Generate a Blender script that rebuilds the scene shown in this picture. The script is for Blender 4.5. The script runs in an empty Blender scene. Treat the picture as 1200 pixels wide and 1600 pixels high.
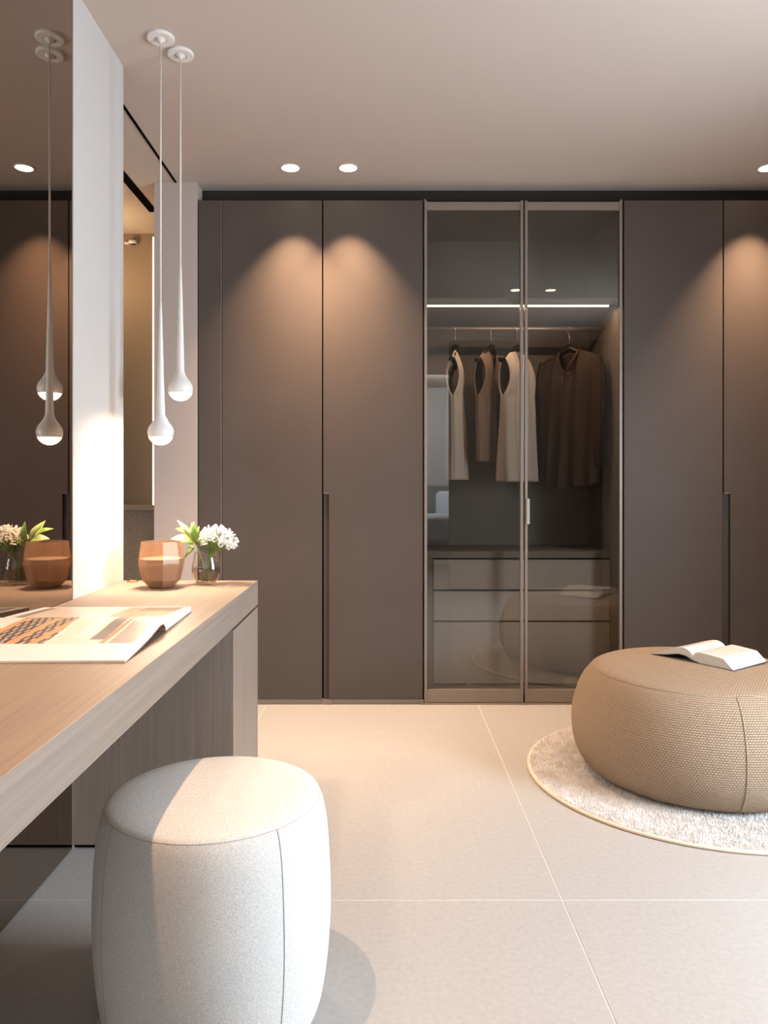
import bpy, bmesh, math, random
from mathutils import Vector, Matrix
random.seed(7)
PI = math.pi
SC = bpy.context.scene
COL = SC.collection

# ------------------------------------------------------------------ camera, world, light
F = 1183.0                                   # focal length in pixels of the 1200x1600 frame
HC = 1.10                                    # eye height
cam = bpy.data.cameras.new('camera')
cam.sensor_fit = 'VERTICAL'; cam.sensor_height = 36.0; cam.sensor_width = 27.0
cam.lens = 36.0 * F / 1600.0
cam.shift_x = 2.0 / 1600.0; cam.shift_y = -43.0 / 1600.0
cam.clip_start = 0.05
camo = bpy.data.objects.new('camera', cam); COL.objects.link(camo)
camo.location = (0, 0, HC); camo.rotation_euler = (PI / 2, 0, 0)
SC.camera = camo

SC.view_settings.view_transform = 'Standard'
SC.view_settings.look = 'None'
SC.view_settings.gamma = 1.0
SC.view_settings.use_curve_mapping = False
SC.view_settings.exposure = 0.0

W = bpy.data.worlds.new('daylight'); SC.world = W; W.use_nodes = True
bg = W.node_tree.nodes['Background']
bg.inputs[0].default_value = (0.72, 0.83, 1.0, 1); bg.inputs[1].default_value = 1.3

def area(name, loc, target, sx, sy, power, col):
    l = bpy.data.lights.new(name, 'AREA'); l.shape = 'RECTANGLE'; l.size = sx; l.size_y = sy
    l.energy = power; l.color = col
    o = bpy.data.objects.new(name, l); COL.objects.link(o); o.location = loc
    d = Vector(target) - Vector(loc); o.rotation_euler = d.to_track_quat('-Z', 'Z').to_euler()
    return o
# daylight falling through the dressing-room window (right) and the bedroom window
area('window_daylight', (2.62, 1.38, 1.30), (0.0, 1.55, 0.75), 1.15, 2.2, 320, (0.80, 0.89, 1.0))
area('bedroom_daylight', (-3.0, -2.6, 1.5), (1.0, -3.2, 0.8), 2.2, 2.0, 260, (0.74, 0.87, 1.0))
area('bedroom_wall_fill', (0.9, -2.7, 2.45), (0.9, -4.2, 1.5), 2.4, 0.15, 110, (0.86, 0.94, 1.0))  # added fill light, brightens the bedroom wall mirrored in the glass doors

def spot(name, loc, power, deg, blend, col, radius):
    l = bpy.data.lights.new(name, 'SPOT'); l.energy = power; l.spot_size = math.radians(deg)
    l.spot_blend = blend; l.color = col; l.shadow_soft_size = radius
    o = bpy.data.objects.new(name, l); COL.objects.link(o); o.location = loc
    return o
def point(name, loc, power, col, radius=0.03):
    l = bpy.data.lights.new(name, 'POINT'); l.energy = power; l.color = col; l.shadow_soft_size = radius
    o = bpy.data.objects.new(name, l); COL.objects.link(o); o.location = loc
    return o
WARM = (1.0, 0.62, 0.35)
WARM2 = (1.0, 0.68, 0.43)

# ------------------------------------------------------------------ materials
def mat(name):
    m = bpy.data.materials.new(name); m.use_nodes = True
    return m, m.node_tree, m.node_tree.nodes['Principled BSDF']
def plain(name, col, rough=0.5, metal=0.0, spec=0.5):
    m, t, b = mat(name)
    b.inputs['Base Color'].default_value = (*col, 1); b.inputs['Roughness'].default_value = rough
    b.inputs['Metallic'].default_value = metal; b.inputs['Specular IOR Level'].default_value = spec
    return m
def noise_mat(name, c1, c2, scale=(1, 1, 1), nscale=5, detail=6, rough=0.5, bump=0.0, bscale=None, spec=0.5, lo=0.35, hi=0.65, uv=False):
    m, t, b = mat(name); N = t.nodes; L = t.links
    tc = N.new('ShaderNodeTexCoord'); mp = N.new('ShaderNodeMapping'); mp.inputs['Scale'].default_value = scale
    L.new(tc.outputs['UV' if uv else 'Object'], mp.inputs[0])
    n = N.new('ShaderNodeTexNoise'); n.inputs['Scale'].default_value = nscale; n.inputs['Detail'].default_value = detail
    L.new(mp.outputs[0], n.inputs['Vector'])
    r = N.new('ShaderNodeValToRGB'); r.color_ramp.elements[0].position = lo; r.color_ramp.elements[1].position = hi
    r.color_ramp.elements[0].color = (*c1, 1); r.color_ramp.elements[1].color = (*c2, 1)
    L.new(n.outputs[0], r.inputs[0]); L.new(r.outputs[0], b.inputs['Base Color'])
    b.inputs['Roughness'].default_value = rough; b.inputs['Specular IOR Level'].default_value = spec
    if bump:
        bu = N.new('ShaderNodeBump'); bu.inputs['Strength'].default_value = bump; bu.inputs['Distance'].default_value = 0.002
        if bscale:
            n2 = N.new('ShaderNodeTexNoise'); n2.inputs['Scale'].default_value = bscale; n2.inputs['Detail'].default_value = 3
            L.new(tc.outputs['Object'], n2.inputs['Vector']); L.new(n2.outputs[0], bu.inputs['Height'])
        else: L.new(n.outputs[0], bu.inputs['Height'])
        L.new(bu.outputs[0], b.inputs['Normal'])
    return m
def emit(name, col, s):
    m = bpy.data.materials.new(name); m.use_nodes = True; t = m.node_tree; t.nodes.clear()
    e = t.nodes.new('ShaderNodeEmission'); e.inputs[0].default_value = (*col, 1); e.inputs[1].default_value = s
    o = t.nodes.new('ShaderNodeOutputMaterial'); t.links.new(e.outputs[0], o.inputs[0]); return m
def thin_glass(name, tint, ior=1.5, rough=0.0, refl=(1, 1, 1)):
    m = bpy.data.materials.new(name); m.use_nodes = True; t = m.node_tree; t.nodes.clear()
    N = t.nodes; L = t.links
    tr = N.new('ShaderNodeBsdfTransparent'); tr.inputs[0].default_value = (*tint, 1)
    gl = N.new('ShaderNodeBsdfGlossy'); gl.inputs['Roughness'].default_value = rough; gl.inputs[0].default_value = (*refl, 1)
    lw = N.new('ShaderNodeLayerWeight'); lw.inputs[0].default_value = 0.5
    pw = N.new('ShaderNodeMath'); pw.operation = 'POWER'; pw.inputs[1].default_value = 5.0; L.new(lw.outputs['Facing'], pw.inputs[0])
    f0 = ((ior - 1) / (ior + 1)) ** 2
    fr = N.new('ShaderNodeMath'); fr.operation = 'MULTIPLY_ADD'; fr.inputs[1].default_value = 0.95 - f0; fr.inputs[2].default_value = f0; L.new(pw.outputs[0], fr.inputs[0])
    mx = N.new('ShaderNodeMixShader'); o = N.new('ShaderNodeOutputMaterial')
    L.new(fr.outputs[0], mx.inputs[0]); L.new(tr.outputs[0], mx.inputs[1]); L.new(gl.outputs[0], mx.inputs[2]); L.new(mx.outputs[0], o.inputs[0])
    return m

M = {}
M['ceiling'] = plain('ceiling_paint', (0.56, 0.475, 0.415), 0.9, spec=0.1)
M['wall'] = plain('wall_paint', (0.55, 0.51, 0.48), 0.85, spec=0.15)
M['pier'] = plain('pier_paint', (0.50, 0.41, 0.37), 0.85, spec=0.15)
M['beige_wall'] = plain('warm_wall_panel', (0.26, 0.19, 0.13), 0.7)
M['ledge'] = plain('ledge_lacquer', (0.40, 0.32, 0.25), 0.5)
M['padded'] = noise_mat('padded_panel_cloth', (0.36, 0.29, 0.235), (0.44, 0.36, 0.29), nscale=60, rough=0.9, bump=0.3)
M['tile'] = noise_mat('limestone_tile', (0.385, 0.365, 0.352), (0.445, 0.425, 0.412), nscale=70, detail=12, rough=0.42, bump=0.12, bscale=90, spec=0.35, lo=0.25, hi=0.75)
M['grout'] = plain('pale_grout', (0.66, 0.63, 0.60), 0.9)
M['lacquer'] = noise_mat('taupe_matt_lacquer', (0.086, 0.066, 0.056), (0.092, 0.071, 0.061), nscale=3, rough=0.5, spec=0.22)
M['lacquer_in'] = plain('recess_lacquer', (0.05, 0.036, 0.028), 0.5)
M['carcass'] = plain('carcass_melamine', (0.15, 0.13, 0.112), 0.6, spec=0.3)
M['bronze'] = plain('champagne_bronze_aluminium', (0.25, 0.20, 0.165), 0.42, 0.3)
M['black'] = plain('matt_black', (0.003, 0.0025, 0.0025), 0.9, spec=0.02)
M['gap_shade'] = plain('gap_shade_dark', (0.04, 0.032, 0.026), 0.8, spec=0.1)  # dark colour standing in for shade in the gap over the wardrobes
M['drawer'] = plain('grey_lacquered_drawer', (0.30, 0.275, 0.245), 0.4)
M['mirror'] = plain('bronze_mirror', (0.32, 0.255, 0.205), 0.0, 1.0)
M['mirror_edge'] = plain('mirror_edge', (0.55, 0.5, 0.45), 0.3, 0.5)
M['glass'] = thin_glass('tinted_door_glass', (0.84, 0.82, 0.79), 1.6)
M['clear'] = thin_glass('clear_window_glass', (0.95, 0.97, 0.97), 1.45)
M['white_lamp'] = plain('white_lamp_lacquer', (0.76, 0.73, 0.70), 0.35)
M['cable'] = plain('pale_cable', (0.72, 0.66, 0.60), 0.6)
M['lens'] = emit('lamp_lens_glow', (1.0, 0.86, 0.68), 9.0)
M['spotlens'] = emit('downlight_glow', (1.0, 0.87, 0.70), 14.0)
M['led'] = emit('led_strip_glow', (1.0, 0.90, 0.76), 2.6)
M['led2'] = emit('warm_led_glow', (1.0, 0.76, 0.46), 2.2)
M['chrome'] = plain('brushed_steel', (0.55, 0.52, 0.48), 0.25, 1.0)
M['brass'] = plain('brass', (0.6, 0.42, 0.2), 0.25, 1.0)
M['rodm'] = plain('rod_bronze', (0.33, 0.28, 0.23), 0.35, 0.7)

def wood(name, axis):
    m, t, b = mat(name); N = t.nodes; L = t.links
    tc = N.new('ShaderNodeTexCoord'); mp = N.new('ShaderNodeMapping')
    s = [1, 1, 1]
    for i in range(3): s[i] = 2.0 if i == axis else 130.0
    mp.inputs['Scale'].default_value = s
    L.new(tc.outputs['Object'], mp.inputs[0])
    n = N.new('ShaderNodeTexNoise'); n.inputs['Scale'].default_value = 1.0; n.inputs['Detail'].default_value = 5; n.inputs['Roughness'].default_value = 0.65
    L.new(mp.outputs[0], n.inputs['Vector'])
    mp2 = N.new('ShaderNodeMapping'); mp2.inputs['Scale'].default_value = [0.6 if i == axis else 9.0 for i in range(3)]
    L.new(tc.outputs['Object'], mp2.inputs[0])
    n2 = N.new('ShaderNodeTexNoise'); n2.inputs['Scale'].default_value = 1.0; n2.inputs['Detail'].default_value = 3
    L.new(mp2.outputs[0], n2.inputs['Vector'])
    ad = N.new('ShaderNodeMath'); ad.operation = 'MULTIPLY_ADD'; ad.inputs[1].default_value = 0.35
    L.new(n2.outputs[0], ad.inputs[0]); L.new(n.outputs[0], ad.inputs[2])
    r = N.new('ShaderNodeValToRGB'); r.color_ramp.elements[0].position = 0.42; r.color_ramp.elements[1].position = 0.92
    r.color_ramp.elements[0].color = (0.235, 0.18, 0.143, 1); r.color_ramp.elements[1].color = (0.33, 0.258, 0.207, 1)
    L.new(ad.outputs[0], r.inputs[0]); L.new(r.outputs[0], b.inputs['Base Color'])
    b.inputs['Roughness'].default_value = 0.5; b.inputs['Specular IOR Level'].default_value = 0.35
    bu = N.new('ShaderNodeBump'); bu.inputs['Strength'].default_value = 0.25; bu.inputs['Distance'].default_value = 0.001
    L.new(n.outputs[0], bu.inputs['Height']); L.new(bu.outputs[0], b.inputs['Normal'])
    return m
M['wood_y'] = wood('limed_oak_along', 1)
M['wood_z'] = wood('limed_oak_upright', 2)

def weave(name, c1, c2, bw, bh, uv=True, bump=0.8, dist=0.003, rough=0.9):
    m, t, b = mat(name); N = t.nodes; L = t.links
    tc = N.new('ShaderNodeTexCoord')
    br = N.new('ShaderNodeTexBrick'); br.inputs['Scale'].default_value = 1.0
    br.inputs['Brick Width'].default_value = bw; br.inputs['Row Height'].default_value = bh
    br.inputs['Mortar Size'].default_value = bh * 0.16; br.inputs['Mortar Smooth'].default_value = 1.0
    br.inputs['Color1'].default_value = (*c2, 1); br.inputs['Color2'].default_value = (*[0.93 * x for x in c2], 1); br.inputs['Mortar'].default_value = (*c1, 1)
    L.new(tc.outputs['UV' if uv else 'Object'], br.inputs['Vector'])
    n = N.new('ShaderNodeTexNoise'); n.inputs['Scale'].default_value = 300
    L.new(tc.outputs['Object'], n.inputs['Vector'])
    mx = N.new('ShaderNodeMix'); mx.data_type = 'RGBA'; mx.blend_type = 'MULTIPLY'; mx.inputs[0].default_value = 0.25
    L.new(br.outputs['Color'], mx.inputs[6]); L.new(n.outputs[0], mx.inputs[7])
    L.new(mx.outputs[2], b.inputs['Base Color'])
    inv = N.new('ShaderNodeMath'); inv.operation = 'SUBTRACT'; inv.inputs[0].default_value = 1.0
    L.new(br.outputs['Fac'], inv.inputs[1])
    bu = N.new('ShaderNodeBump'); bu.inputs['Strength'].default_value = bump; bu.inputs['Distance'].default_value = dist
    L.new(inv.outputs[0], bu.inputs['Height']); L.new(bu.outputs[0], b.inputs['Normal'])
    b.inputs['Roughness'].default_value = rough; b.inputs['Specular IOR Level'].default_value = 0.15
    return m
M['weave'] = weave('tan_basket_weave', (0.23, 0.155, 0.105), (0.55, 0.405, 0.285), 0.0100, 0.0078)
M['pipe'] = plain('tan_seam_thread', (0.42, 0.33, 0.24), 0.9)

def twill(name):
    m, t, b = mat(name); N = t.nodes; L = t.links
    tc = N.new('ShaderNodeTexCoord')
    mp = N.new('ShaderNodeMapping'); mp.inputs['Rotation'].default_value = (0, 0, 0.9)
    L.new(tc.outputs['UV'], mp.inputs[0])
    w = N.new('ShaderNodeTexWave'); w.inputs['Scale'].default_value = 105; w.inputs['Distortion'].default_value = 1.2; w.inputs['Detail'].default_value = 2; w.inputs['Detail Scale'].default_value = 2.5
    L.new(mp.outputs[0], w.inputs['Vector'])
    n = N.new('ShaderNodeTexNoise'); n.inputs['Scale'].default_value = 420; n.inputs['Detail'].default_value = 2
    L.new(tc.outputs['Object'], n.inputs['Vector'])
    ad = N.new('ShaderNodeMath'); ad.operation = 'MULTIPLY_ADD'; ad.inputs[1].default_value = 0.45
    L.new(w.outputs['Fac'], ad.inputs[0]); L.new(n.outputs[0], ad.inputs[2])
    r = N.new('ShaderNodeValToRGB'); r.color_ramp.elements[0].position = 0.35; r.color_ramp.elements[1].position = 0.95
    r.color_ramp.elements[0].color = (0.43, 0.42, 0.405, 1); r.color_ramp.elements[1].color = (0.82, 0.805, 0.78, 1)
    L.new(ad.outputs[0], r.inputs[0]); L.new(r.outputs[0], b.inputs['Base Color'])
    bu = N.new('ShaderNodeBump'); bu.inputs['Strength'].default_value = 0.5; bu.inputs['Distance'].default_value = 0.0012
    L.new(ad.outputs[0], bu.inputs['Height']); L.new(bu.outputs[0], b.inputs['Normal'])
    b.inputs['Roughness'].default_value = 0.95; b.inputs['Specular IOR Level'].default_value = 0.1
    return m
M['twill'] = twill('ecru_twill')
M['stitch'] = plain('grey_stitching', (0.42, 0.40, 0.38), 0.9)
M['rug_body'] = noise_mat('rug_ground', (0.66, 0.61, 0.56), (0.80, 0.76, 0.72), nscale=60, rough=1.0, spec=0.05)
M['pile'] = noise_mat('rug_pile_wool', (0.80, 0.75, 0.71), (0.95, 0.93, 0.92), nscale=26, detail=8, rough=0.9, spec=0.1, lo=0.3, hi=0.65)
M['binding'] = plain('rug_binding_tape', (0.66, 0.55, 0.43), 0.8)
M['paper'] = plain('white_paper', (0.74, 0.735, 0.73), 0.7, spec=0.2)
M['paper_edge'] = noise_mat('page_edges', (0.60, 0.57, 0.53), (0.84, 0.82, 0.79), scale=(1, 1, 900), nscale=1, detail=2, rough=0.8)
M['navy'] = plain('dark_cover_board', (0.02, 0.022, 0.03), 0.4)
M['cover'] = noise_mat('magazine_cover', (0.35, 0.14, 0.07), (0.55, 0.36, 0.25), nscale=9, rough=0.3, lo=0.4, hi=0.6)

def vcol(name, rough=0.35):
    m, t, b = mat(name); a = t.nodes.new('ShaderNodeVertexColor'); a.layer_name = 'print'
    t.links.new(a.outputs[0], b.inputs['Base Color']); b.inputs['Roughness'].default_value = rough
    return m
M['print'] = vcol('printed_page')

def cloth(name, c, trans=0.15):
    m, t, b = mat(name)
    N = t.nodes; L = t.links
    b.inputs['Base Color'].default_value = (*c, 1); b.inputs['Roughness'].default_value = 0.85
    b.inputs['Specular IOR Level'].default_value = 0.15
    tc = N.new('ShaderNodeTexCoord'); n = N.new('ShaderNodeTexNoise'); n.inputs['Scale'].default_value = 350
    L.new(tc.outputs['Object'], n.inputs['Vector'])
    bu = N.new('ShaderNodeBump'); bu.inputs['Strength'].default_value = 0.3; bu.inputs['Distance'].default_value = 0.0006
    L.new(n.outputs[0], bu.inputs['Height']); L.new(bu.outputs[0], b.inputs['Normal'])
    return m
M['c_white'] = cloth('cream_cotton', (0.40, 0.345, 0.30))
M['c_beige'] = cloth('beige_linen', (0.17, 0.12, 0.09))
M['c_brown'] = cloth('brown_silk', (0.046, 0.031, 0.023))
M['c_brown_in'] = cloth('tan_lining', (0.20, 0.12, 0.07))
M['hanger'] = plain('black_hanger', (0.008, 0.007, 0.007), 0.35)
M['tag'] = plain('paper_tag', (0.6, 0.56, 0.5), 0.7)

# ------------------------------------------------------------------ helpers
def root_loc(p):
    v = Vector((0, 0, 0))
    while p is not None:
        v += p.location; p = p.parent
    return v
def mesh_obj(name, verts, faces, m, parent=None, world=True, smooth=False):
    me = bpy.data.meshes.new(name)
    if parent is not None and world:
        off = root_loc(parent); verts = [Vector(v) - off for v in verts]
    me.from_pydata([tuple(v) for v in verts], [], faces)
    bm = bmesh.new(); bm.from_mesh(me); bmesh.ops.recalc_face_normals(bm, faces=bm.faces); bm.to_mesh(me); bm.free()
    if smooth:
        for p in me.polygons: p.use_smooth = True
    for x in (m if isinstance(m, (list, tuple)) else [m]): me.materials.append(x)
    o = bpy.data.objects.new(name, me); COL.objects.link(o)
    if parent is not None: o.parent = parent
    return o
def box(name, x0, x1, y0, y1, z0, z1, m, parent=None, bevel=0.0, world=True, seg=2):
    v = [(x, y, z) for x in (x0, x1) for y in (y0, y1) for z in (z0, z1)]
    f = [(0, 1, 3, 2), (4, 6, 7, 5), (0, 4, 5, 1), (2, 3, 7, 6), (0, 2, 6, 4), (1, 5, 7, 3)]
    o = mesh_obj(name, v, f, m, parent, world)
    if bevel:
        b = o.modifiers.new('bevel', 'BEVEL'); b.width = bevel; b.segments = seg; b.limit_method = 'ANGLE'
    return o
def prism_xz(name, pts, y0, y1, m, parent=None, bevel=0.0, world=True):
    n = len(pts); v = [(x, y0, z) for x, z in pts] + [(x, y1, z) for x, z in pts]
    f = [tuple(range(n)), tuple(range(2 * n - 1, n - 1, -1))] + [(i, (i + 1) % n, n + (i + 1) % n, n + i) for i in range(n)]
    o = mesh_obj(name, v, f, m, parent, world)
    if bevel:
        b = o.modifiers.new('bevel', 'BEVEL'); b.width = bevel; b.segments = 2; b.limit_method = 'ANGLE'
    return o
def thing(name, loc, label, cat, group=None, rotz=0.0):
    o = bpy.data.objects.new(name, None); COL.objects.link(o); o.location = loc; o.rotation_euler = (0, 0, rotz)
    o.empty_display_size = 0.1; tag(o, label, cat, group); return o
def tag(o, label, cat, group=None, kind=None):
    o['label'] = label; o['category'] = cat
    if group: o['group'] = group
    if kind: o['kind'] = kind
    return o
def struct(o, kind='structure'):
    o['kind'] = kind; return o
def lathe(name, prof, n, m, parent=None, world=False, smooth=True, off=(0, 0, 0), uvs=None, a0=0.0):
    """prof: list (r,z). closes at axis when r==0."""
    verts = []; rings = []
    for r, z in prof:
        if r < 1e-6:
            rings.append([len(verts)]); verts.append((off[0], off[1], off[2] + z))
        else:
            ring = []
            for i in range(n):
                a = a0 + 2 * PI * i / n
                ring.append(len(verts)); verts.append((off[0] + r * math.cos(a), off[1] + r * math.sin(a), off[2] + z))
            rings.append(ring)
    faces = []
    for k in range(len(rings) - 1):
        A, B = rings[k], rings[k + 1]
        for i in range(n):
            j = (i + 1) % n
            if len(A) == 1 and len(B) == 1: continue
            if len(A) == 1: faces.append((A[0], B[j], B[i]))
            elif len(B) == 1: faces.append((A[i], A[j], B[0]))
            else: faces.append((A[i], A[j], B[j], B[i]))
    o = mesh_obj(name, verts, faces, m, parent, world, smooth)
    if uvs is not None:                       # cylindrical metres ('cyl', R) or planar ('top',)
        me = o.data; uv = me.uv_layers.new(name='uv')
        vlen = [0.0]
        for k in range(1, len(prof)): vlen.append(vlen[-1] + math.hypot(prof[k][0] - prof[k - 1][0], prof[k][1] - prof[k - 1][1]))
        vid = {}
        for k, ring in enumerate(rings):
            for idx in ring: vid[idx] = vlen[k]
        for p in me.polygons:
            cx = sum(me.vertices[v].co.x for v in p.vertices) / len(p.vertices); cy = sum(me.vertices[v].co.y for v in p.vertices) / len(p.vertices)
            ac = math.atan2(cy - off[1], cx - off[0])
            for li in p.loop_indices:
                v = me.loops[li].vertex_index; co = me.vertices[v].co
                if uvs[0] == 'cyl':
                    a = math.atan2(co.y - off[1], co.x - off[0])
                    while a - ac > PI: a -= 2 * PI
                    while a - ac < -PI: a += 2 * PI
                    uv.data[li].uv = (a * uvs[1], vid[v])
                else: uv.data[li].uv = (co.x, co.y)
    return o
def tube(name, pts, rad, m, parent=None, world=False, n=8, closed=False, join=None):
    pts = [Vector(p) for p in pts]; K = len(pts)
    rads = rad if isinstance(rad, (list, tuple)) else [rad] * K
    verts = []; faces = []
    prev = None
    for k in range(K):
        if closed: t = (pts[(k + 1) % K] - pts[k - 1])
        else: t = (pts[min(k + 1, K - 1)] - pts[max(k - 1, 0)])
        t.normalize()
        if prev is None:
            a = Vector((0, 0, 1)) if abs(t.z) < 0.9 else Vector((1, 0, 0)); u = t.cross(a).normalized()
        else: u = (prev - t * prev.dot(t)).normalized()
        prev = u; w = t.cross(u)
        for i in range(n):
            a = 2 * PI * i / n; verts.append(pts[k] + (u * math.cos(a) + w * math.sin(a)) * rads[k])
    for k in range(K if closed else K - 1):
        k2 = (k + 1) % K
        for i in range(n):
            j = (i + 1) % n; faces.append((k * n + i, k * n + j, k2 * n + j, k2 * n + i))
    if not closed: faces += [tuple(range(n)), tuple(range((K - 1) * n, K * n))]
    if join is not None:
        b = len(join[0]); join[0].extend(verts); join[1].extend([tuple(b + i for i in f) for f in faces]); return None
    return mesh_obj(name, verts, faces, m, parent, world, True)
def copy_tree(o, parent=None):
    c = o.copy(); COL.objects.link(c); c.parent = parent
    for ch in list(o.children):
        copy_tree(ch, c)
    return c
PX = lambda px, d: (px - 598.0) / F * d
PZ = lambda py, d: HC - (py - 757.0) / F * d

# ------------------------------------------------------------------ main geometry numbers
H = 2.607           # ceiling
YW = 3.783          # wardrobe door fronts
TOP = HC + (757.0 - 313.0) / F * YW
XM = -0.935         # mirror / left wall plane
YP, YE = 2.284, 2.730   # near and far end of white wall section = end panel of the table
XR = 2.30           # right wall
YB = -0.35          # inner face of the short wall beside the bedroom opening

# floor: grout bed and tiles
fl = struct(box('floor', -3.2, 3.1, -4.2, 5.0, -0.06, -0.0012, M['grout']))
tile_cache = {}
GX, GY = 1.06, 1.366
x_j = 0.476; y_j = 2.005; g = 0.0014
xs = [x_j + GX * k for k in range(-4, 4)]; ys = [y_j + GY * k for k in range(-5, 4)]
for i in range(len(xs) - 1):
    for j in range(len(ys) - 1):
        x0, x1, y0, y1 = max(xs[i], -3.2), min(xs[i + 1], 3.1), max(ys[j], -4.2), min(ys[j + 1], 5.0)
        if x1 - x0 < 0.02 or y1 - y0 < 0.02: continue
        o = box('tile', x0 + g, x1 - g, y0 + g, y1 - g, -0.02, random.uniform(-0.0004, 0.0), M['tile'], fl, bevel=0.0007, seg=1)
# ceiling
struct(box('ceiling', -3.2, 3.1, -4.2, 5.0, H, H + 0.12, M['ceiling']))
# left wall (mirror is fixed on its near part)
struct(box('wall_left', XM - 0.12, XM, YP, YE, 0, H, M['wall']))
struct(box('wall_left_front', XM - 0.12, XM - 0.012, -1.1, YP, 0, H, M['wall']))
mir = thing('wall_mirror', (XM, 0.6, 0.0), 'tall bronze-tinted wall mirror behind the dressing table, floor to ceiling', 'mirror')
box('mirror_glass', XM - 0.011, XM, -0.9, YP - 0.003, 0.004, H - 0.002, M['mirror'], mir)
box('edge_strip', XM - 0.010, XM + 0.0015, YP - 0.003, YP, 0.004, H - 0.002, M['mirror_edge'], mir)
# pier beside wardrobe, opening to the next room on the left
XPL, XPR = PX(241, YW), PX(308.5, YW)
struct(box('wall_pier', XPL, XPR, YW - 0.002, 4.55, 0, H, M['pier']))
struct(box('wall_back', -3.2, 3.1, 4.55, 4.67, 0, H, M['beige_wall']))
struct(box('wall_far_left', -3.2, -3.1, -4.2, 4.55, 0, H, M['wall']))
# right wall with window opening
wy0, wy1, wz0, wz1 = 0.82, 1.95, 0.10, 2.40
struct(box('wall_right', XR, XR + 0.14, wy1, 4.55, 0, H, M['wall']))
struct(box('wall_right_near', XR, XR + 0.14, YB, wy0, 0, H, M['wall']))
struct(box('wall_right_below_window', XR, XR + 0.14, wy0, wy1, 0, wz0, M['wall']))
struct(box('wall_right_above_window', XR, XR + 0.14, wy0, wy1, wz1, H, M['wall']))
w1 = struct(box('window_1', XR + 0.06, XR + 0.066, wy0, wy1, wz0, wz1, M['clear']))
for nm, a in (('window_frame', (wy0, wy0 + 0.04, wz0, wz1)), ('window_frame', (wy1 - 0.04, wy1, wz0, wz1)), ('window_frame', (wy0, wy1, wz0, wz0 + 0.04)), ('window_frame', (wy0, wy1, wz1 - 0.04, wz1))):
    box(nm, XR + 0.04, XR + 0.09, a[0], a[1], a[2], a[3], M['wall'], w1)
# short wall beside the opening to the bedroom (seen in the glass doors) and the bedroom shell
M['dark_wall'] = plain('dark_taupe_wall', (0.10, 0.085, 0.07), 0.8)
struct(box('wall_front', 0.703, XR + 0.14, YB - 0.14, YB, 0, H, M['dark_wall']))
struct(box('gap_shade_sheet', PX(308.5, YW), XR, YW + 0.10, YW + 0.115, TOP, H, M['gap_shade']))  # added dark sheet, imitates the shade in the open gap above the wardrobes
struct(box('wall_bedroom_back', -3.2, 3.1, -4.3, -4.2, 0, H, M['wall']))
struct(box('wall_bedroom_right', 3.0, 3.1, -4.2, YB - 0.14, 0, H, M['wall']))

# ceiling tracks
def ctrack(name, xa, xb, ya, yb):
    return struct(box(name, xa, xb, ya, yb, H - 0.0035, H + 0.02, M['black']))
ctrack('trim_1', -1.037, -1.026, 1.2, YW - 0.01)
ctrack('trim_2', -1.288, -1.243, 1.2, 4.18)

# next room seen through the gap on the left
YN = 4.52
struct(box('trim_3', -2.6, -1.15, YN - 0.02, YN + 0.03, 0.0, PZ(797, YN), M['padded']))
lg = struct(box('trim_4', -2.6, -1.16, YN - 0.05, YN + 0.03, PZ(797, YN), PZ(789, YN), M['ledge'], bevel=0.003))
ls = thing('light_strip', (PX(239.5, YN - 0.03), YN - 0.03, PZ(789, YN)), 'thin upright strip of warm light beside the pale wall pier', 'light')
box('diffuser', PX(237.7, YN - 0.03), PX(241.3, YN - 0.03), YN - 0.025, YN + 0.0, PZ(789, YN), PZ(372, YN), M['led2'], ls)
box('backing', PX(237.0, YN - 0.03), PX(242.3, YN - 0.03), YN, YN + 0.02, PZ(789, YN), PZ(372, YN), M['bronze'], ls)
# small detector on the wall there
sd = thing('wall_sensor', (PX(207, YN), YN, PZ(379, YN)), 'small white sensor high up behind the white wall section', 'sensor')
lathe('sensor_body', [(0, 0.012), (0.022, 0.010), (0.026, 0.0), (0.026, -0.006), (0, -0.006)], 20, M['white_lamp'], sd)
box('mounting_plate', -0.05, 0.02, 0.0, 0.028, -0.006, 0.003, M['white_lamp'], sd, world=False, bevel=0.001)
sd.location.y = YN
# small sprig on ledge
sp = thing('dried_sprig', (PX(238.2, YN - 0.1), YN - 0.028, PZ(789, YN)), 'tiny dried sprig standing against the warm light strip', 'plant')
tube('stem', [(0, 0, 0), (0.004, 0, 0.10), (-0.003, 0, 0.2), (0.002, 0, 0.3)], 0.0012, M['rodm'], sp, n=6)
for k in range(9):
    z = 0.2 + 0.014 * k; a = k * 2.4
    lathe('bud', [(0, -0.007), (0.006, -0.002), (0.006, 0.002), (0, 0.008)], 6, plain('bud', (0.45, 0.28, 0.2), 0.8) if k < 7 else plain('bud_dark', (0.06, 0.08, 0.05), 0.8), sp, off=(0.007 * math.cos(a), 0.006 * math.sin(a), z))

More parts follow.
